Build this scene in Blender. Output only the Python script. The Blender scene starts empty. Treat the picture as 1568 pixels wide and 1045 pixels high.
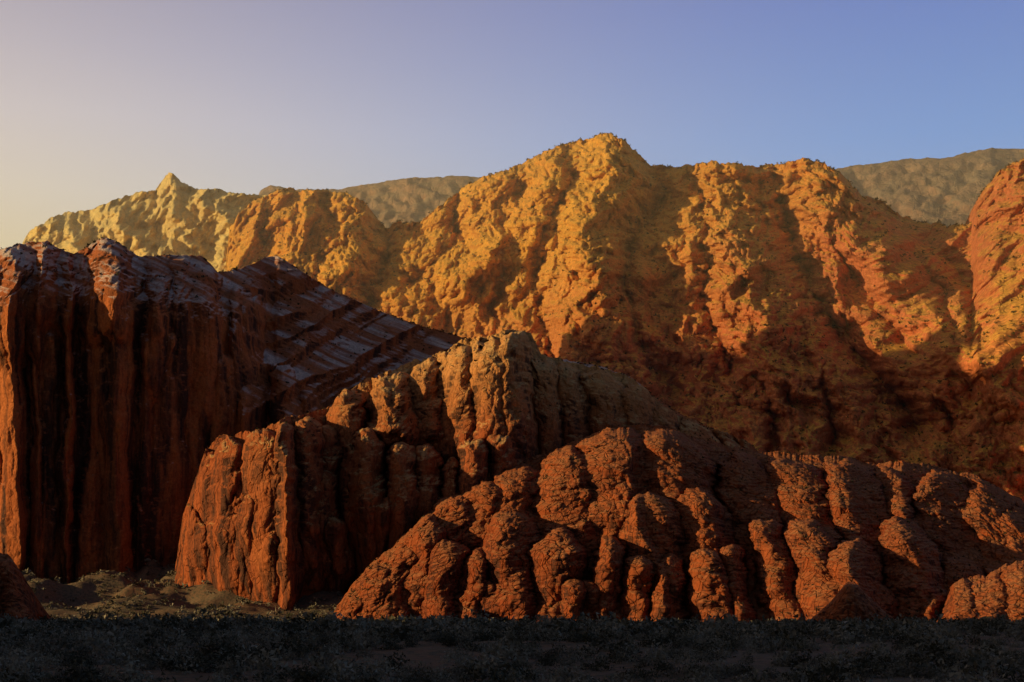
import bpy, math, numpy as np
from mathutils import Vector
rng=np.random.default_rng(7)
sc=bpy.context.scene
F=2178.0; CX=784.0; HZ=915.0; CH=8.0
# ---------------- noise -----------------
def _h(ix,iy,seed):
    h=(ix.astype(np.int64)*374761393+iy.astype(np.int64)*668265263+seed*974634777)&0xffffffff
    h=((h^(h>>13))*1274126177)&0xffffffff
    h=(h^(h>>16))&0xffffffff
    return h
ANG=np.arange(256)*2*np.pi/256; GC=np.cos(ANG); GS=np.sin(ANG)
def perlin(x,y,seed=0):
    x0=np.floor(x);y0=np.floor(y);fx=x-x0;fy=y-y0
    u=fx*fx*fx*(fx*(fx*6-15)+10);v=fy*fy*fy*(fy*(fy*6-15)+10)
    def g(i,j):
        a=_h(x0+i,y0+j,seed)&255
        return GC[a]*(fx-i)+GS[a]*(fy-j)
    a=g(0,0);b=g(1,0);c=g(0,1);d=g(1,1)
    return ((a+(b-a)*u)+((c+(d-c)*u)-(a+(b-a)*u))*v)*1.5
def fbm(x,y,o=4,seed=0,gain=.5):
    r=0;a=1
    for k in range(o):
        r=r+a*perlin(x*2**k+k*17.3,y*2**k-k*9.1,seed+k);a*=gain
    return r
def ridged(x,y,o=4,seed=0,gain=.5):
    r=0;a=1;t=0
    for k in range(o):
        n=1-np.abs(perlin(x*2**k+k*11.3,y*2**k+k*5.7,seed+k))*2.0
        r=r+a*n;t+=a;a*=gain
    return r/t
def worley(x,y,seed=0):
    x0=np.floor(x);y0=np.floor(y)
    f1=np.full(x.shape,9.);f2=np.full(x.shape,9.);rid=np.zeros(x.shape)
    for i in(-1,0,1):
        for j in(-1,0,1):
            h=_h(x0+i,y0+j,seed)
            px=x0+i+(h&1023)/1023.;py=y0+j+((h>>10)&1023)/1023.
            d=np.hypot(px-x,py-y); r=((h>>20)&1023)/1023.
            m=d<f1
            f2=np.where(m,f1,np.minimum(f2,d)); rid=np.where(m,r,rid); f1=np.where(m,d,f1)
    return f1,f2,rid
def lobe(x,y,seed,w=.55,p=.55,r0=.45):
    f1,f2,r=worley(x,y,seed)
    return (np.clip((f2-f1)/w,0,1)**p)*(1-.45*f1*f1)*(r0+(1-r0)*r)
def ip(px,pts):
    p=np.array(pts,float);return np.interp(px,p[:,0],p[:,1])
def sstep(a,b,x):
    t=np.clip((x-a)/(b-a),0,1);return t*t*(3-2*t)
def polyd(X,Y,pts):
    best=np.full(X.shape,1e9);al=np.zeros(X.shape);n=len(pts)-1
    for k in range(n):
        ax,ay=pts[k];bx,by=pts[k+1];dx,dy=bx-ax,by-ay
        t=np.clip(((X-ax)*dx+(Y-ay)*dy)/(dx*dx+dy*dy),0,1)
        d=np.hypot(X-ax-t*dx,Y-ay-t*dy)
        m=d<best;best=np.where(m,d,best);al=np.where(m,(k+t)/n,al)
    return best,al
def fins(PX,PY,WX,WY,lst,kk=0.,wid=.3):
    """rounded sandstone fins / domes: the union (max) of many round-headed buttresses.
    kk: how steep the dome fronts stand compared with the slope behind (terrace above each head)"""
    d=np.zeros(PX.shape);cols=PX[0]
    for cx,cy,W,Hh,A,lean in lst:
        r=W*1.9+abs(lean)*Hh*1.3+30
        i0=np.searchsorted(cols,cx-r);i1=np.searchsorted(cols,cx+r)
        if i1-i0<3:continue
        x=PX[:,i0:i1]+WX[:,i0:i1];y=PY[:,i0:i1]+WY[:,i0:i1]
        t=(y-cy)/Hh
        u=(x-cx-lean*(y-cy))/(W*(1+wid*np.clip(t,0,2)))
        capl=min(.9,1.15*W/Hh)
        cap=np.clip(1-t/capl,0,3)
        s=np.clip(1-np.abs(u)**2-cap**2,0,1)
        b=A*s**.6*sstep(1.5,.9,t)
        if kk: b=b+kk*np.clip(cy+.85*Hh-y,0,None)*np.clip(s/.3,0,1)**.6
        d[:,i0:i1]=np.maximum(d[:,i0:i1],b)
    return d
def rfins(n,x0,x1,y0,y1,w0,w1,k,asp,lean,seed):
    r=np.random.default_rng(seed);o=[]
    for _ in range(n):
        w=w0+(w1-w0)*r.random()**1.8;o.append((r.uniform(x0,x1),r.uniform(y0,y1),w,w*r.uniform(*asp),w*k*r.uniform(.6,1.3),r.uniform(*lean)))
    return o
# ---------------- mesh ------------------
def grid_mesh(name,P,mat):
    nv,nu=P.shape[:2]
    me=bpy.data.meshes.new(name)
    i=np.arange((nv-1)*(nu-1));r=i//(nu-1);c=i%(nu-1);a=r*nu+c
    q=np.stack([a,a+1,a+nu+1,a+nu],1).astype(np.int32)
    me.vertices.add(nv*nu);me.vertices.foreach_set('co',P.reshape(-1).astype(np.float32))
    me.loops.add(q.size);me.loops.foreach_set('vertex_index',q.reshape(-1))
    me.polygons.add(len(q));me.polygons.foreach_set('loop_start',np.arange(len(q),dtype=np.int32)*4)
    me.polygons.foreach_set('use_smooth',np.ones(len(q),bool))
    me.update(calc_edges=True)
    ob=bpy.data.objects.new(name,me);sc.collection.objects.link(ob);me.materials.append(mat)
    return ob
def tri_mesh(name,V,mat):
    me=bpy.data.meshes.new(name);n=len(V)
    me.vertices.add(n);me.vertices.foreach_set('co',V.reshape(-1).astype(np.float32))
    me.loops.add(n);me.loops.foreach_set('vertex_index',np.arange(n,dtype=np.int32))
    me.polygons.add(n//3);me.polygons.foreach_set('loop_start',np.arange(n//3,dtype=np.int32)*3)
    me.update(calc_edges=True)
    ob=bpy.data.objects.new(name,me);sc.collection.objects.link(ob);me.materials.append(mat)
    return ob
def clumps(C,R,K,leaf,flat=.75):
    n=len(C)
    d=rng.normal(size=(n,K,3));d/=np.linalg.norm(d,axis=2,keepdims=True)
    d[:,:,2]=np.abs(d[:,:,2])
    rr=rng.uniform(.45,1.1,(n,K,1))
    sub=rng.uniform(.6,1.2,(n,1,3))
    c=C[:,None,:]+d*rr*R[:,None,None]*sub*np.array([1,1,flat])
    a=rng.normal(size=(n,K,3));b=rng.normal(size=(n,K,3))
    a/=np.linalg.norm(a,axis=2,keepdims=True);b/=np.linalg.norm(b,axis=2,keepdims=True)
    L=(R[:,None,None]*leaf*rng.uniform(.6,1.3,(n,K,1)))
    T=np.stack([c-a*L*.5,c+a*L*.6,c+b*L],2)
    return T.reshape(-1,3)
def normals(P):
    du=np.gradient(P,axis=1);dv=np.gradient(P,axis=0)
    n=np.cross(du,dv);n/=np.linalg.norm(n,axis=2,keepdims=True)+1e-9
    return n
def layer(name,mat,p0,p1,nu,nv,ridge,base,Dr,Db,prof,disp,nb=25,back=250,rough=(5,30),seed=0):
    px=np.linspace(p0,p1,nu);v=np.linspace(0,1,nv)
    PX,V=np.meshgrid(px,v)
    rp=ip(px,ridge)
    wpx=px+8*perlin(px/40,px*0+seed,seed+5)
    ro=-rough[0]*(lobe(wpx/rough[1],wpx*0+.3+seed,seed+900)-.35)-rough[0]*.45*(lobe(wpx/rough[1]*2.7,wpx*0+.7,seed+901)-.3)-rough[0]*.22*fbm(px/5,px*0+.2,2,seed+902)
    bp=ip(px,base)
    lim=np.clip((bp-rp)/60,0,1)
    rp=np.minimum(rp,bp-2)[None,:];bp=bp[None,:]
    PY=bp+(rp-bp)*V
    near=np.exp(-(PY-rp)/(2.2*rough[0]+1))
    PY=PY+(ro*lim)[None,:]*near
    dr=ip(px,Dr)[None,:];db=ip(px,Db)[None,:]
    D=db+(dr-db)*prof(PX,V)
    X=(PX-CX)/F*D;Z=CH+(HZ-PY)/F*D
    H=Z+.6*(D-db)
    big,small=disp(X,H,PX,PY,V)
    D2=D-big
    P=np.stack([(PX-CX)/F*D2,D2,CH+(HZ-PY)/F*D2],2)
    N=normals(P)
    Q=P+N*(small*(.25+.75*sstep(1.0,.95,V)))[...,None]
    t=np.linspace(0,1,nb+1)[1:,None]
    top=Q[-1][None,:,:]
    B=np.repeat(top,nb,0).copy()
    B[...,1]+=t*back+fbm(B[...,0]/60,t*back/60+B[...,0]*0,3,91)*back*.05*t
    B[...,2]=top[...,2]+( -8-top[...,2])*(t**1.3)
    B[...,2]+=fbm(B[...,0]/50,(t*back)/50+B[...,0]*0,3,92)*6*np.sin(t*np.pi)*t
    A=np.concatenate([Q,B],0)
    ob=grid_mesh(name,A,mat)
    return ob,Q
# ---------------- materials ---------------
def nt(mat):
    mat.use_nodes=True;t=mat.node_tree
    for n in list(t.nodes):t.nodes.remove(n)
    return t
class NB:
    def __init__(s,t):s.t=t;s.l=t.links
    def n(s,ty,**k):
        x=s.t.nodes.new(ty)
        for a,b in k.items():setattr(x,a,b)
        return x
    def link(s,a,b):s.l.new(a,b)
    def mapping(s,v,scale,rot=None):
        if rot:
            r=s.n('ShaderNodeMapping');r.inputs['Rotation'].default_value=rot;s.link(v,r.inputs[0]);v=r.outputs[0]
        m=s.n('ShaderNodeMapping');m.inputs['Scale'].default_value=scale;s.link(v,m.inputs[0]);return m.outputs[0]
    def noise(s,v,scale,detail=6,rough=.6,dist=0):
        m=s.n('ShaderNodeTexNoise');m.inputs['Scale'].default_value=scale;m.inputs['Detail'].default_value=detail
        m.inputs['Roughness'].default_value=rough;m.inputs['Distortion'].default_value=dist;s.link(v,m.inputs['Vector']);return m.outputs['Fac']
    def ramp(s,f,a,b,ca=(0,0,0,1),cb=(1,1,1,1)):
        r=s.n('ShaderNodeValToRGB');e=r.color_ramp.elements;e[0].position=a;e[1].position=b;e[0].color=ca;e[1].color=cb
        s.link(f,r.inputs[0]);return r.outputs[0]
    def mramp(s,f,pts):
        r=s.n('ShaderNodeValToRGB');e=r.color_ramp.elements
        while len(e)<len(pts):e.new(.5)
        for k,(p,c) in enumerate(pts):e[k].position=p;e[k].color=c+(1,)
        s.link(f,r.inputs[0]);return r.outputs[0]
    def mix(s,f,a,b,mode='MIX'):
        m=s.n('ShaderNodeMix',data_type='RGBA',blend_type=mode)
        for sock,val in((m.inputs[0],f),(m.inputs[6],a),(m.inputs[7],b)):
            if isinstance(val,(int,float)):sock.default_value=val
            elif isinstance(val,tuple):sock.default_value=val if len(val)==4 else val+(1,)
            else:s.link(val,sock)
        return m.outputs[2]
    def math(s,op,a,b=0.):
        m=s.n('ShaderNodeMath',operation=op)
        for i,val in enumerate((a,b)):
            if isinstance(val,(int,float)):m.inputs[i].default_value=val
            else:s.link(val,m.inputs[i])
        return m.outputs[0]
def rock(name,light,red,varn,flat,scale=1.,varnamt=.8,scrub=.5,scrubcol=(.05,.05,.025),strata=.3,bump=1.,streakx=.06,
         right=None,xr=(0,1000),zr=None,slope=(.45,.8),flatamt=(.3,.5),midamt=.4,tilt=0.,crack=.35,stripe=False,fineamt=1.,stz=.11):
    mat=bpy.data.materials.new(name);t=nt(mat);b=NB(t)
    tc=b.n('ShaderNodeNewGeometry');pos=tc.outputs['Position']
    sep=b.n('ShaderNodeSeparateXYZ');b.link(tc.outputs['Normal'],sep.inputs[0]);nz=sep.outputs['Z']
    big=b.noise(pos,.006/scale,3,.6,.5)
    col=b.mix(b.ramp(big,.35,.65),red,light)
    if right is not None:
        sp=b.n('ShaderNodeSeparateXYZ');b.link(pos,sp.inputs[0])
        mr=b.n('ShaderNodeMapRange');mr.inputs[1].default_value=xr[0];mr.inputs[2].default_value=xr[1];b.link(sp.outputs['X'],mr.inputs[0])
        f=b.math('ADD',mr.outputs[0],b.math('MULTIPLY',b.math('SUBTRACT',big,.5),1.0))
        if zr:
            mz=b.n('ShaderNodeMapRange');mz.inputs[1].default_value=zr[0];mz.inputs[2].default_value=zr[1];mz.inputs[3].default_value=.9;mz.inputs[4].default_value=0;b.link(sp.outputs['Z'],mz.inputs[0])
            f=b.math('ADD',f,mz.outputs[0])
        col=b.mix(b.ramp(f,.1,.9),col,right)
    st=b.noise(b.mapping(pos,(.006,.006,stz/scale),(0,tilt,0)),1,3,.6,.3)
    col=b.mix(b.math('MULTIPLY',b.ramp(st,.42,.6),strata),col,b.mix(.5,col,(.62,.40,.25),'MULTIPLY'))
    mid=b.noise(pos,.05/scale,4,.7)
    col=b.mix(b.math('MULTIPLY',b.ramp(mid,.35,.7),midamt),col,b.mix(1.,col,(.5,.45,.42),'MULTIPLY'))
    sk=b.noise(b.mapping(pos,(streakx/scale,streakx/scale,.006/scale)),1,4,.62,.3)
    steep=b.ramp(nz,.15,.6,(1,1,1,1),(0,0,0,1))
    vm=b.math('MULTIPLY',b.math('MULTIPLY',b.ramp(sk,.43,.58),steep),varnamt)
    col=b.mix(vm,col,varn)
    fl=b.ramp(nz,slope[0],slope[1])
    fn=b.ramp(st if stripe else mid,.44,.58)
    col=b.mix(b.math('MULTIPLY',fl,b.math('ADD',b.math('MULTIPLY',fn,flatamt[1]),flatamt[0])),col,flat)
    sv=b.ramp(b.noise(pos,.16/scale,3,.75),.52,.60)
    sm=b.math('MULTIPLY',b.math('MULTIPLY',sv,b.ramp(nz,.25,.6)),scrub)
    col=b.mix(sm,col,scrubcol)
    fine=b.noise(pos,.5/scale,4,.75)
    col=b.mix(.7,col,b.ramp(fine,.3,.7,(.5,.5,.5,1),(1.4,1.4,1.4,1)),'MULTIPLY')
    v=b.n('ShaderNodeTexVoronoi',feature='DISTANCE_TO_EDGE');v.inputs['Scale'].default_value=.16/scale
    ws=b.n('ShaderNodeVectorMath',operation='ADD')
    wn=b.n('ShaderNodeTexNoise');wn.inputs['Scale'].default_value=.06/scale;wn.inputs['Detail'].default_value=1;b.link(pos,wn.inputs['Vector'])
    wm=b.n('ShaderNodeVectorMath',operation='SCALE');wm.inputs['Scale'].default_value=14*scale;b.link(wn.outputs['Color'],wm.inputs[0])
    b.link(pos,ws.inputs[0]);b.link(wm.outputs[0],ws.inputs[1]);b.link(b.mapping(ws.outputs[0],(1,1,.6)),v.inputs['Vector'])
    cr=b.ramp(v.outputs['Distance'],0,.07)
    hsum=b.math('ADD',b.math('MULTIPLY',fine,fineamt),b.math('ADD',b.math('MULTIPLY',mid,1.2),b.math('MULTIPLY',cr,crack)))
    hsum=b.math('ADD',hsum,b.math('MULTIPLY',st,.5))
    bp=b.n('ShaderNodeBump');bp.inputs['Strength'].default_value=1;bp.inputs['Distance'].default_value=2.0*scale*bump;b.link(hsum,bp.inputs['Height'])
    p=b.n('ShaderNodeBsdfPrincipled');p.inputs['Roughness'].default_value=.95;p.inputs['Specular IOR Level'].default_value=.08
    b.link(col,p.inputs['Base Color']);b.link(bp.outputs[0],p.inputs['Normal'])
    o=b.n('ShaderNodeOutputMaterial');b.link(p.outputs[0],o.inputs[0])
    return mat
def leafmat(name,c1,c2,sc_=.3):
    mat=bpy.data.materials.new(name);t=nt(mat);b=NB(t)
    g=b.n('ShaderNodeNewGeometry')
    n=b.noise(g.outputs['Position'],sc_,3,.6)
    col=b.mix(b.ramp(n,.42,.6),c1,c2)
    col=b.mix(b.math('MULTIPLY',g.outputs['Random Per Island'],.5),col,b.mix(1.,col,(.4,.4,.4),'MULTIPLY'))
    p=b.n('ShaderNodeBsdfPrincipled');p.inputs['Roughness'].default_value=.9;p.inputs['Specular IOR Level'].default_value=.1
    b.link(col,p.inputs['Base Color']);o=b.n('ShaderNodeOutputMaterial');b.link(p.outputs[0],o.inputs[0]);return mat

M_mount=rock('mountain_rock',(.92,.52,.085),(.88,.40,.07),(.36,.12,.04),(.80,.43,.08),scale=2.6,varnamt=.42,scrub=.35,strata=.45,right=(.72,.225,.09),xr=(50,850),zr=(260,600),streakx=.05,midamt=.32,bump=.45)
M_far=rock('far_rock_hazed',(.88,.66,.26),(.82,.56,.20),(.5,.3,.16),(.78,.6,.26),scale=3.5,varnamt=.25,scrub=.2,midamt=.2,bump=.3)  # rock colour paled to stand in for haze glow on the far peak
M_mesa=rock('mesa_rock',(.58,.34,.19),(.52,.28,.16),(.34,.18,.11),(.40,.28,.17),scale=4,varnamt=.3,scrub=.35,slope=(.2,.6),bump=.5)
M_cliff=rock('cliff_rock',(.46,.145,.05),(.35,.095,.038),(.04,.024,.022),(.62,.52,.52),scale=1.,varnamt=.92,scrub=.2,strata=.4,streakx=.07,slope=(.42,.80),flatamt=(.05,.85),tilt=-.45,stripe=True,bump=.55,stz=.11)
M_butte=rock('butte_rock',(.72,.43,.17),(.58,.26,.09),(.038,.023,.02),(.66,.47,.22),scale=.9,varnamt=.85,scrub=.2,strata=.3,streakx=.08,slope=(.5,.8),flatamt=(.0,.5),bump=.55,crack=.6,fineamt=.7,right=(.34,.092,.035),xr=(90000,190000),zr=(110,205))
M_dome=rock('dome_rock_dimmed',(.34,.09,.031),(.25,.06,.024),(.04,.024,.021),(.32,.135,.065),scale=.8,varnamt=.8,scrub=.15,strata=.35,streakx=.09,bump=.45,crack=1.3,fineamt=.5)  # red rock, albedo lowered to stand in for dim, shaded sunlight

# ---------------- terrain layers ---------------
def d_mesa(S,H,PX,PY,V):
    w=fbm(S/300,H/300,3,5)*60
    return 55*ridged((S+w)/260,H/500,4,50),12*fbm(S/40,H/40,4,52)
layer('distant_mesa',M_mesa,380,2000,600,140,
  [(380,330),(398,292),(415,284),(438,287),(450,292),(520,289),(570,281),(620,273),(700,270),(745,272),(800,270),(1000,262),(1240,262),(1285,258),(1350,249),(1400,243),(1450,242),(1490,232),(1520,227),(1568,229),(1800,215),(2000,230)],
  [(0,640),(2000,640)],[(0,4300),(2000,3700)],[(0,3300),(2000,2500)],lambda PX,V:V**1.3,d_mesa,back=900,rough=(2,25),seed=1)
def d_far(S,H,PX,PY,V):
    w=fbm(S/200,H/200,3,15)*50
    r=ridged((S+w+H*.25)/190,H/600,3,60)
    return 100*(r-.5)+ 55*ridged((S+w*.3)/64,H/220,2,61)+20*ridged((S+w*.3)/26,H/90,2,63),4*fbm(S/14,H/24,3,62)
layer('distant_peak',M_far,-250,640,620,260,
  [(-250,470),(-60,430),(0,405),(30,378),(48,352),(65,343),(95,328),(120,325),(150,318),(175,306),(195,300),(238,291),(248,275),(258,266),(268,268),(277,278),(290,287),(310,290),(335,290),(370,297),(400,299),(440,302),(500,310),(560,330),(640,400)],
  [(-250,640),(640,640)],[(-250,3300),(250,3100),(640,2900)],[(-250,2700),(640,2400)],lambda PX,V:.35*V+.65*V**2,d_far,back=700,rough=(5,18),seed=2)
RAV=[([(1180,262),(1200,320),(1225,390),(1262,470),(1330,560),(1400,650)],26,120),
     ([(592,335),(600,380),(580,430),(560,470)],24,100),
     ([(1005,256),(1010,300),(985,350),(960,395),(950,430)],18,85),
     ([(830,400),(828,450),(832,520),(850,570)],14,80),
     ([(1340,315),(1400,345),(1450,400),(1490,450),(1500,520)],20,50),
     ([(1300,400),(1340,470),(1400,540)],12,34),([(1390,380),(1440,450),(1470,540)],10,32),
     ([(700,310),(690,370),(640,430)],14,60),([(1060,270),(1090,350),(1080,450),(1120,560)],12,48),([(880,260),(850,330),(870,400)],12,48),
     ([(1170,590),(1178,650),(1190,700)],9,40),([(1260,590),(1275,680)],8,36),([(420,300),(400,360),(420,420)],12,55),([(500,300),(520,360),(490,430)],12,50)]
SPUR=[([(930,210),(880,300),(900,400),(930,520)],60,55),([(500,292),(540,360),(600,470)],40,35),([(780,262),(740,340),(710,450)],30,32),([(1225,246),(1290,330),(1330,390),(1500,560)],40,45),
      ([(1120,255),(1140,380),(1180,520)],50,40)]
def d_main(S,H,PX,PY,V):
    wx=fbm(S/220,H/220,3,25)*55
    w2=fbm(S/60,H/80,3,26)*13
    dome=sstep(1270,1350,PX)*sstep(325,370,PY)*sstep(620,540,PY)
    r=ridged((S+wx-H*.15)/210,H/700,2,30)
    r2=ridged((S+wx*.6+w2+H*.12)/84,(H+wx)/340,2,33)
    r3=ridged((S+w2-H*.1)/36,(H+w2)/160,2,34)
    r4=ridged((S+w2*.5)/15,(H+w2)/52,3,35,.6)
    d=80*(r-.5)+58*(r2-.5)*(1-.75*dome)+29*(r3-.5)*(1-.85*dome)+12*(r4-.5)*(1-.9*dome)
    d+=dome*36*np.clip(ridged((S-H*.55+wx*.4)/80,H/420,1,44)+.1,0,1)**.7
    d+=dome*9*np.clip(ridged((S-H*.75+w2)/26,H/200,1,45)+.1,0,1)**.7
    pxw=PX+wx*.18+6*fbm(S/30,H/30,3,77);pyw=PY+5*fbm(S/30+9,H/30,3,78)
    for pts,w,a in RAV:
        dd,al=polyd(pxw,pyw,pts);d-=a*np.exp(-(dd/w)**1.3)
    for pts,w,a in SPUR:
        dd,al=polyd(pxw,pyw,pts);d+=a*np.exp(-(dd/w)**1.3)
    s=2.2*fbm(S/12,H/24,4,40,.6)*(1-.6*dome)+1.2*lobe((S+w2)/9,H/22,38,.4)*(1-.9*dome)
    hm=sstep(-.1,.3,fbm(S/120,H/120,2,41))
    hh=(H+wx*.3+w2*.5)/40; fr=hh-np.floor(hh); s+=4*hm*(sstep(0,.22,fr)-fr)*(1-dome)
    return d,s
mnt,QM=layer('mountain',M_mount,285,2050,1500,620,
  [(285,600),(330,480),(345,420),(352,352),(366,326),(395,306),(425,292),(443,286),(455,293),(492,290),(530,297),(560,312),(578,335),(592,350),(612,340),(640,342),(660,325),(690,302),(720,282),(742,270),(790,256),(822,238),(850,226),(872,218),(905,212),(920,206),(932,203),(950,214),(968,228),(982,240),(996,254),(1045,256),(1070,252),(1100,249),(1160,256),(1198,251),(1215,246),(1230,243),(1262,251),(1285,262),(1303,283),(1320,300),(1352,308),(1378,330),(1410,342),(1450,346),(1488,342),(1497,305),(1512,285),(1530,262),(1568,242),(1700,200),(2050,180)],
  [(285,760),(900,760),(2050,800)],
  [(285,2800),(600,2550),(930,2350),(1200,2180),(1568,1950),(2050,1700)],
  [(285,2250),(700,1950),(900,1600),(1200,1480),(1568,1420),(2050,1250)],
  lambda PX,V:.75*V+.25*V**3,d_main,nb=30,back=700,rough=(5,20),seed=3)
Z2=[(-500,60),(-40,10),(-12,-14),(18,-20),(30,4),(44,8),(60,-8),(72,6),(94,12),(106,-6),(122,14),(150,14),(178,0),(215,22),(228,14),(300,42),(345,52),(372,42),(410,56),(430,38),(470,30),(520,40),(1200,60)]
F2=[(25,378,36,150,24,.0),(-20,385,30,150,18,0),(70,376,26,110,22,0),(98,386,22,110,18,0),(128,390,18,90,17,.05),(166,366,36,140,32,0),(150,410,18,200,17,0),(205,396,20,200,16,0),(240,395,26,190,20,0),(282,398,22,220,18,0),(312,402,22,230,18,0),(20,480,18,330,16,0),(48,470,10,360,13,0),(80,500,16,340,15,0),(108,470,9,360,13,0),(140,520,20,330,15,0),(185,480,24,380,18,0),(225,520,20,340,15,0),(262,500,26,360,18,0),(300,560,20,300,14,0),(340,540,24,320,16,0),(380,590,24,260,16,0),(430,560,24,200,18,.1),(470,600,20,160,14,.15)]+rfins(40,-450,0,380,600,12,30,.6,(5,12),(0,0),11)+rfins(50,0,400,420,760,5,14,.7,(8,22),(-.02,.02),12)
def d_cliff(S,H,PX,PY,V):
    wx=fbm(S/40,H/110,3,101)*10
    wl=4*fbm(S/12,H/40,3,102)
    PXw=PX+wx*1.2+wl
    sl=sstep(340,420,PX)*sstep(.45,.6,V)
    d=-ip(PXw,Z2)*.75
    d+=1.15*fins(PX,PY,wx*1.0+wl,wl*2,F2)
    d+=6*lobe((S+wx)/17,(H+40*fbm(S/30,H*0+3,2,9))/110,104)*(1-.7*sl)
    d+=2.0*lobe((S+wx*.6)/7,H/40,106)*(1-.75*sl)
    gl=ridged((S-H*.38+wx*.6)/15,(H)/200,1,110)
    d+=sl*6*(gl-.5)
    gl=ridged((S-H*.38+wx*.6)/46,(H)/300,1,111)
    d+=sl*16*(gl-.5)
    hh=(H+S*.5+wx)/8;fr=hh-np.floor(hh);s=(sl*.15+.2)*(sstep(0,.3,fr)-fr)
    s+=(.8-.35*sl)*fbm(S/5,H/8,4,112)
    return d,s
def p_cliff(PX,V):
    a=.16*V+.12*sstep(.8,.93,V)+.72*np.clip((V-.86)/.14,0,1)**1.4
    b=.15*np.clip(V/.55,0,1)+.85*np.clip((V-.55)/.45,0,1)
    w=sstep(330,430,PX)
    return a*(1-w)+b*w
cliff,QC=layer('sandstone_cliff',M_cliff,-450,1260,1500,620,
  [(-450,330),(-200,360),(-60,385),(0,383),(22,376),(48,371),(72,370),(88,380),(112,389),(130,380),(150,367),(166,365),(182,371),(200,386),(212,393),(262,390),(308,393),(322,404),(334,417),(370,412),(392,402),(410,393),(425,392),(440,401),(480,428),(520,450),(580,476),(640,498),(690,512),(760,530),(830,548),(870,552),(920,562),(965,577),(1000,606),(1040,634),(1090,657),(1140,677),(1200,720),(1260,900)],
  [(-450,918),(0,918),(600,918),(1260,918)],
  [(-450,1100),(0,1060),(330,1090),(420,1190),(720,1250),(1260,1200)],
  [(-450,1000),(0,985),(330,1000),(720,1010),(1260,1020)],p_cliff,d_cliff,nb=30,back=280,rough=(2.5,18),seed=4)
Z3=[(230,50),(285,42),(330,14),(430,-12),(450,14),(520,26),(556,6),(600,-4),(640,8),(672,12),(686,20),(720,4),(775,-8),(800,20),(860,20),(900,34),(1200,50)]
F3=[(318,690,28,150,16,-.1),(352,672,30,200,20,-.06),(400,655,34,220,22,0),(300,790,24,120,14,0),(375,760,22,130,16,0),(436,650,16,250,22,0),(472,636,26,230,26,0),(505,650,18,160,18,0),(535,597,28,90,30,-.1),(560,655,26,190,28,0),(603,566,38,95,38,.02),(615,675,28,190,28,0),(655,550,30,110,28,.03),(650,680,24,190,24,0),(702,528,34,150,32,.0),(750,518,38,150,38,.0),(786,503,28,230,36,.05),(728,665,26,220,28,0),(690,700,18,180,24,0),(770,660,20,160,24,0),(830,548,26,200,26,.1),(868,556,28,180,24,.15),(918,566,32,170,26,.2),(965,584,30,150,26,.2),(1008,614,30,140,22,.2),(1060,646,28,120,20,.2),(1110,672,28,100,20,.2),(515,790,18,140,18,0),(350,850,26,80,12,0),(410,840,20,90,14,0),(585,760,18,150,18,0),(470,780,18,150,13,0),(640,800,22,120,18,0),(500,720,22,150,20,0)]+rfins(50,290,860,600,850,6,18,.9,(3,9),(-.08,.08),21)+rfins(30,860,1150,600,720,8,16,.8,(3,6),(.1,.3),22)
def d_butte(S,H,PX,PY,V):
    wx=fbm(S/35,H/60,3,201)*10;wl=5*fbm(S/10,H/20,3,202)
    PXw=PX+wx*1.2+wl-(PY-700)*.05
    d=-ip(PXw,Z3)*.8
    d+=1.2*fins(PX,PY,wx*.9+wl,wl*1.5,F3,kk=.17,wid=.15)
    d+=3*lobe((S+wx-H*.08)/20,(H+wx)/50,204,.6)
    d+=2.0*lobe((S+wx*.5)/7,(H+wx)/26,206)
    s=.2*lobe((S+wx*.5)/3.8,(H)/6,208)
    hh=(H+S*.12+wx)/9;fr=hh-np.floor(hh);s=s+.35*(sstep(0,.3,fr)-fr)
    s+=.5*fbm(S/5,H/8,4,212)
    return d,s
def p_butte(PX,V):
    return .20*V+.22*sstep(.4,.62,V)+.58*np.clip((V-.6)/.4,0,1)**1.2
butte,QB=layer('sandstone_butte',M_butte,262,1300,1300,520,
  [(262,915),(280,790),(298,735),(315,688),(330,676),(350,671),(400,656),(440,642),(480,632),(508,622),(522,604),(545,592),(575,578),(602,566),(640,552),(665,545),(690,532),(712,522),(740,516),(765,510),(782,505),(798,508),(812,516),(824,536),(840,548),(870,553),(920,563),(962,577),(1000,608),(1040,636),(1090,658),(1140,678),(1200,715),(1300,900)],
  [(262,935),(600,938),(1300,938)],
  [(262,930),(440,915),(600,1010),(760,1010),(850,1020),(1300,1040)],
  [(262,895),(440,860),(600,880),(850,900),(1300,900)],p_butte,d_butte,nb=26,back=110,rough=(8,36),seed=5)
Z4=[(480,20),(515,14),(560,-6),(600,6),(640,-8),(690,10),(760,-6),(830,12),(900,-8),(985,-10),(1000,12),(1060,4),(1090,-8),(1130,16),(1200,12),(1250,-2),(1290,-10),(1330,12),(1400,-12),(1425,6),(1470,24),(1540,-4),(1800,10)]
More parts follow.
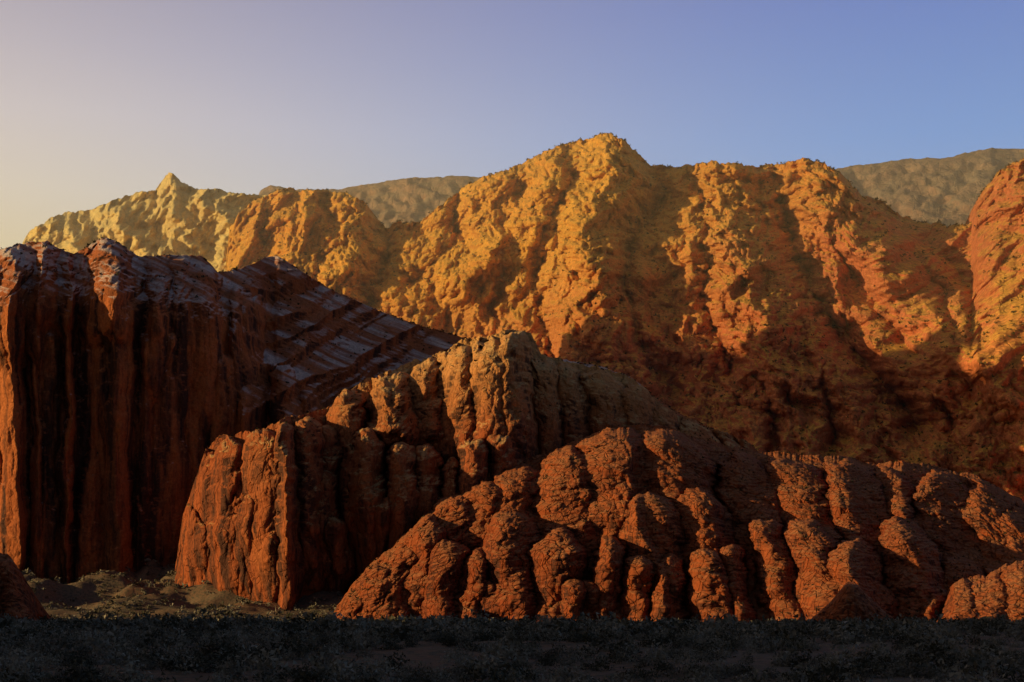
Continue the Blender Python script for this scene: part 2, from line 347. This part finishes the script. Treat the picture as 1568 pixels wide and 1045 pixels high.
F4=[(945,656,72,130,30,.05),(1018,653,56,150,26,.25),(872,686,54,120,24,-.1),(800,711,44,105,20,-.2),(745,732,38,90,17,-.25),(700,756,34,90,16,-.25),(655,788,44,110,20,-.2),(612,830,32,100,15,-.2),(572,862,28,85,13,-.2),(538,900,24,60,11,-.15),
 (688,825,26,110,16,-.1),(732,840,24,100,15,-.1),(782,775,46,140,24,0),(795,865,24,80,14,0),(850,805,42,140,24,.05),(932,820,26,120,19,0),(905,890,24,70,13,0),(1000,750,44,130,26,.05),(1062,738,40,130,22,.15),(975,850,20,100,15,0),(1022,855,26,95,17,.05),(1078,838,30,110,20,.1),(1118,830,20,110,15,.15),
 (1130,692,46,130,18,.3),(1205,700,46,130,18,.3),(1170,790,28,150,16,.25),(1232,790,36,160,20,.2),(1292,705,50,150,21,.35),(1305,820,48,140,26,.1),(1262,880,28,85,14,.05),(1342,885,38,85,17,.1),(1378,790,46,160,22,.25),(1405,870,34,90,16,.15),(1352,714,38,100,14,.35),(1430,718,50,150,19,.35),(1502,736,50,150,19,.35),(1562,766,50,150,19,.3),(1470,850,40,100,18,.15),(1532,870,44,90,18,.1),(1600,890,50,80,18,.1)]
F4+=rfins(75,530,1600,740,930,8,26,.8,(1.6,4.5),(-.1,.25),33)+rfins(60,1580,1950,760,900,12,40,.6,(2,3),(.1,.3),32)
def d_dome(S,H,PX,PY,V):
    wx=fbm(S/30,H/45,3,301)*9;wy=fbm(S/30+7,H/45,3,311)*9;wl=4*fbm(S/9,H/16,3,302)
    PXw=PX+wx*1.6-(PY-800)*.22
    d=-ip(PXw,Z4)*.5
    d+=1.2*fins(PX,PY,wx*1.1+wl,wy*1.0+wl,F4,kk=.34,wid=.08)*sstep(1.03,.93,V)**.5
    d+=2.8*lobe((S+wx-H*.3)/16,(H+wy)/36,304,.6)
    d+=1.7*lobe((S+wx*.6-H*.15)/6.5,(H+wy)/15,306,.5)
    s=.15*lobe((S+wx*.3)/3.6,(H+wy*.3)/5,308)
    hh=(H-S*.1+wx)/6;fr=hh-np.floor(hh);s=s+.4*(sstep(0,.3,fr)-fr)
    s+=.4*fbm(S/4.5,H/7,4,312)
    return d,s
dome,QD=layer('slickrock_domes',M_dome,500,1950,1500,520,
  [(500,965),(512,935),(535,900),(560,872),(585,850),(605,832),(640,800),(665,772),(690,756),(740,731),(800,710),(860,686),(900,668),(930,657),(955,655),(985,651),(1015,653),(1050,666),(1100,681),(1170,691),(1230,697),(1300,701),(1340,712),(1380,706),(1440,716),(1500,731),(1540,752),(1568,767),(1700,800),(1950,830)],
  [(500,970),(800,966),(1300,975),(1950,972)],
  [(500,800),(600,850),(930,920),(1300,930),(1950,880)],
  [(500,765),(700,740),(1000,715),(1300,660),(1450,690),(1950,670)],
  lambda PX,V:.6*V+.4*V**1.8,d_dome,nb=24,back=120,rough=(6,44),seed=6)
# small outcrops at the foot of the walls
def outcrop(ridge,base,d0,d1,mat,p0,p1,fl,seed,kk=.25,rough=(4,22)):
    def dd(S,H,PX,PY,V):
        wx=fbm(S/18,H/22,3,seed)*5;wl=3*fbm(S/6,H/9,3,seed+5)
        d=fins(PX,PY,wx+wl,wl,fl,kk=kk,wid=.1)*sstep(1.03,.9,V)**.5+1.5*lobe((S+wx)/7,H/9,seed+1)
        return d,.4*lobe(S/3,H/4,seed+2)+.5*fbm(S/3.5,H/4,4,seed+3)
    return layer('sandstone_outcrop',mat,p0,p1,int((p1-p0)*1.1),110,ridge,base,[(p0,d1),(p1,d1)],[(p0,d0),(p1,d0)],lambda PX,V:.5*V+.5*V**2,dd,nb=14,back=40,rough=rough,seed=seed)
outcrop([(-260,840),(-60,846),(-10,842),(14,852),(30,876),(44,905),(56,940)],[(-260,962),(60,962)],600,650,M_dome,-260,56,[(-30,850,40,90,10,0),(14,856,20,90,9,.1),(34,890,14,60,6,.1)]+rfins(14,-250,40,860,920,8,20,.6,(2,4),(0,.2),51),61)
outcrop([(1425,966),(1445,925),(1462,892),(1485,884),(1512,882),(1535,868),(1568,858),(1640,835),(1900,800)],[(1425,968),(1900,966)],610,690,M_dome,1425,1900,[(1470,885,24,60,8,0),(1512,880,30,70,10,.1),(1560,862,34,80,12,.1)]+rfins(30,1440,1900,850,930,8,24,.6,(1.5,3),(0,.2),52),62)
outcrop([(1222,967),(1250,944),(1275,920),(1296,893),(1308,890),(1322,904),(1345,928),(1390,966)],[(1222,969),(1390,969)],545,572,M_dome,1222,1390,[(1300,892,44,90,9,0),(1262,930,24,40,5,-.3),(1350,932,24,40,5,.4)],63,rough=(3,30))
def mound(name,mat,cx,cy,rx,ry,h,nx=220,ny=220,seed=1):
    a=np.linspace(-1.25,1.25,nx);b=np.linspace(-1.25,1.25,ny);A,B=np.meshgrid(a,b)
    X=cx+A*rx;Y=cy+B*ry
    R=np.maximum(np.abs(A),np.abs(B))*.5+np.hypot(A,B)*.5+.14*fbm(X/180,Y/180,4,seed)
    Z=h*sstep(1.08,.72,R)*(1+.10*fbm(X/120,Y/120,4,seed+3))-6
    return grid_mesh(name,np.stack([X,Y,Z],2),mat)
mound('shadow_caster',M_cliff,-1010,1530,330,300,600,seed=401)  # unseen mass added left of frame to shade the mountain's lower right
mound('shadow_caster',M_cliff,-560,190,180,450,180,seed=411)  # low unseen mass added off frame to keep the foreground ground in shade
# ---------------- ground ---------------
def gz(X,Y):
    z=fbm(X/90,Y/90,4,501)*1.3+fbm(X/14,Y/14,3,505)*.3
    z=z-5*sstep(300,700,Y)
    ta=sstep(740,1000,Y)*sstep(60,-80,X)
    z=z+ta*(26+14*fbm(X/40,Y/40,4,507))
    return z
ys=np.concatenate([np.linspace(-3000,80,20),np.geomspace(85,1300,620),np.geomspace(1320,30000,40)])
us=np.linspace(-1,1,620)
Yg=np.repeat(ys[:,None],620,1)
halfw=np.interp(ys,[-3000,80,1300,30000],[8000,300,1200,25000])
Xg=us[None,:]*halfw[:,None]
Zg=np.where((Yg>1400)|(Yg<0),-5,gz(Xg,Yg))
mat=bpy.data.materials.new('ground_soil');t=nt(mat);b=NB(t)
g=b.n('ShaderNodeNewGeometry');pos=g.outputs['Position']
n1=b.noise(pos,.02,5,.6,.4);n2=b.noise(pos,.6,5,.7)
col=b.mix(b.ramp(n1,.4,.62),(.16,.12,.09),(.20,.11,.07))
col=b.mix(b.ramp(n2,.45,.6),col,(.09,.08,.06))
bp=b.n('ShaderNodeBump');bp.inputs['Distance'].default_value=.6;b.link(n2,bp.inputs['Height'])
p=b.n('ShaderNodeBsdfPrincipled');p.inputs['Roughness'].default_value=.95;p.inputs['Specular IOR Level'].default_value=.05
b.link(col,p.inputs['Base Color']);b.link(bp.outputs[0],p.inputs['Normal'])
o=b.n('ShaderNodeOutputMaterial');b.link(p.outputs[0],o.inputs[0])
grid_mesh('ground',np.stack([Xg,Yg,Zg],2),mat)
M_sage=leafmat('sage_leaves',(.05,.048,.032),(.30,.27,.22),.16)
def scatter(n,y0,y1,r0,r1,K,leaf,flat=.9):
    Y=np.sqrt(rng.uniform(y0**2,y1**2,n));X=rng.uniform(-.42,.42,n)*Y
    dens=fbm(X/35,Y/35,3,601);k=dens>rng.uniform(-.6,.3,n)
    X,Y=X[k],Y[k];R=rng.uniform(r0,r1,len(X))*(1+.8*(rng.random(len(X))>.88))
    return clumps(np.stack([X,Y,gz(X,Y)-.05],1),R,K,leaf,flat)
T=[scatter(1300,95,240,1.1,2.1,300,.14,1.),scatter(4200,240,430,1.2,2.5,90,.24,1.),scatter(11000,430,1000,1.1,2.4,20,.55)]
tri_mesh('sagebrush',np.concatenate(T),M_sage)
def rockscrub(name,Q,n,r0,r1,K,leaf,c1,c2,nzmin=.45,ridge=0):
    N=normals(Q);nv,nu=Q.shape[:2]
    i=rng.integers(int(nv*.05),nv-1,n);j=rng.integers(1,nu-1,n)
    P=Q[i,j];nz=np.abs(N[i,j,2]);m=nz>nzmin+rng.uniform(-.1,.15,n)
    m&=fbm(P[:,0]/60,P[:,2]/60,2,700)>rng.uniform(-.6,.3,n)
    P=P[m]
    if ridge:
        j=rng.integers(1,nu-1,ridge);P=np.concatenate([P,Q[nv-1-rng.integers(0,3,ridge),j]])
    R=rng.uniform(r0,r1,len(P))
    return tri_mesh(name,clumps(P,R,K,leaf,.9),leafmat(name+'_leaves',c1,c2,.05))
rockscrub('juniper_scrub',QM,12000,1.3,3.0,9,.9,(.12,.09,.035),(.20,.15,.06),.5,400)
rockscrub('juniper_scrub',QC,6000,.7,1.6,10,.9,(.035,.035,.02),(.06,.055,.03),.5,260)
rockscrub('juniper_scrub',QB,2500,.5,1.1,10,.9,(.035,.035,.02),(.06,.055,.03),.55,60)
rockscrub('juniper_scrub',QD,3500,.4,1.0,10,.9,(.035,.035,.02),(.06,.055,.03),.6,60)
# ---------------- haze ---------------
bpy.ops.mesh.primitive_cube_add(size=1);hz=bpy.context.object;hz.name='haze'
hz.location=(150,2875,1190);hz.scale=(4900,2850,2400)
mat=bpy.data.materials.new('haze_air');t=nt(mat);b=NB(t)
vs=b.n('ShaderNodeVolumeScatter');vs.inputs['Color'].default_value=(1.,.86,.62,1);vs.inputs['Density'].default_value=2.0e-4;vs.inputs['Anisotropy'].default_value=.0
o=b.n('ShaderNodeOutputMaterial');b.link(vs.outputs[0],o.inputs['Volume']);hz.data.materials.append(mat)
# ---------------- light ---------------
to=Vector((-1,-.12,.25)).normalized()
el=math.asin(to.z);az=math.atan2(to.x,to.y)
sd=bpy.data.lights.new('sun','SUN');sd.energy=5;sd.angle=math.radians(.6);sd.color=(1,.70,.28)
so=bpy.data.objects.new('sun',sd);sc.collection.objects.link(so);so.rotation_euler=to.to_track_quat('Z','Y').to_euler()
w=bpy.data.worlds.new('World');sc.world=w;w.use_nodes=True;t=w.node_tree
for n in list(t.nodes):t.nodes.remove(n)
b=NB(t)
sky=b.n('ShaderNodeTexSky');sky.sky_type='NISHITA';sky.sun_disc=False;sky.sun_elevation=el;sky.sun_rotation=az%(2*math.pi)
sky.air_density=1.;sky.dust_density=2.;sky.ozone_density=1.
tc=b.n('ShaderNodeTexCoord');sp=b.n('ShaderNodeSeparateXYZ');b.link(tc.outputs['Generated'],sp.inputs[0])
x,y,z=sp.outputs
A=b.mramp(z,[(0,(.95,.6,.2)),(.22,(1.0,.74,.34)),(.265,(.98,.78,.52)),(.31,(.84,.70,.60)),(.35,(.62,.54,.55)),(.40,(.39,.36,.45)),(.6,(.08,.08,.13)),(1,(.03,.04,.07))])
B=b.mramp(z,[(0,(.36,.47,.58)),(.22,(.36,.52,.72)),(.30,(.15,.37,.74)),(.38,(.03,.20,.64)),(.6,(.03,.06,.16)),(1,(.015,.03,.07))])
hx=b.n('ShaderNodeMapRange',interpolation_type='SMOOTHSTEP');hx.inputs[1].default_value=-.46;hx.inputs[2].default_value=.32;b.link(x,hx.inputs[0])
grad=b.mix(hx.outputs[0],A,B)
back=b.n('ShaderNodeMapRange',interpolation_type='SMOOTHSTEP');back.inputs[1].default_value=-.2;back.inputs[2].default_value=.75
back.inputs[3].default_value=.22;back.inputs[4].default_value=1;b.link(y,back.inputs[0])
grad=b.mix(1.,grad,back.outputs[0],'MULTIPLY')
b1=b.n('ShaderNodeBackground');b1.inputs[1].default_value=1.;b.link(grad,b1.inputs[0])
b2=b.n('ShaderNodeBackground');b2.inputs[1].default_value=.02;b.link(sky.outputs[0],b2.inputs[0])
ad=b.n('ShaderNodeAddShader');b.link(b1.outputs[0],ad.inputs[0]);b.link(b2.outputs[0],ad.inputs[1])
o=b.n('ShaderNodeOutputWorld');b.link(ad.outputs[0],o.inputs[0])
# ---------------- camera ---------------
cd=bpy.data.cameras.new('camera');cam=bpy.data.objects.new('camera',cd);sc.collection.objects.link(cam)
cam.location=(0,0,CH);cam.rotation_euler=(math.pi/2,0,0);cd.lens=50;cd.sensor_width=36
cd.shift_y=(HZ-522.5)/1568;cd.clip_start=1;cd.clip_end=60000
sc.camera=cam
sc.view_settings.view_transform='Standard';sc.view_settings.look='None';sc.view_settings.exposure=0
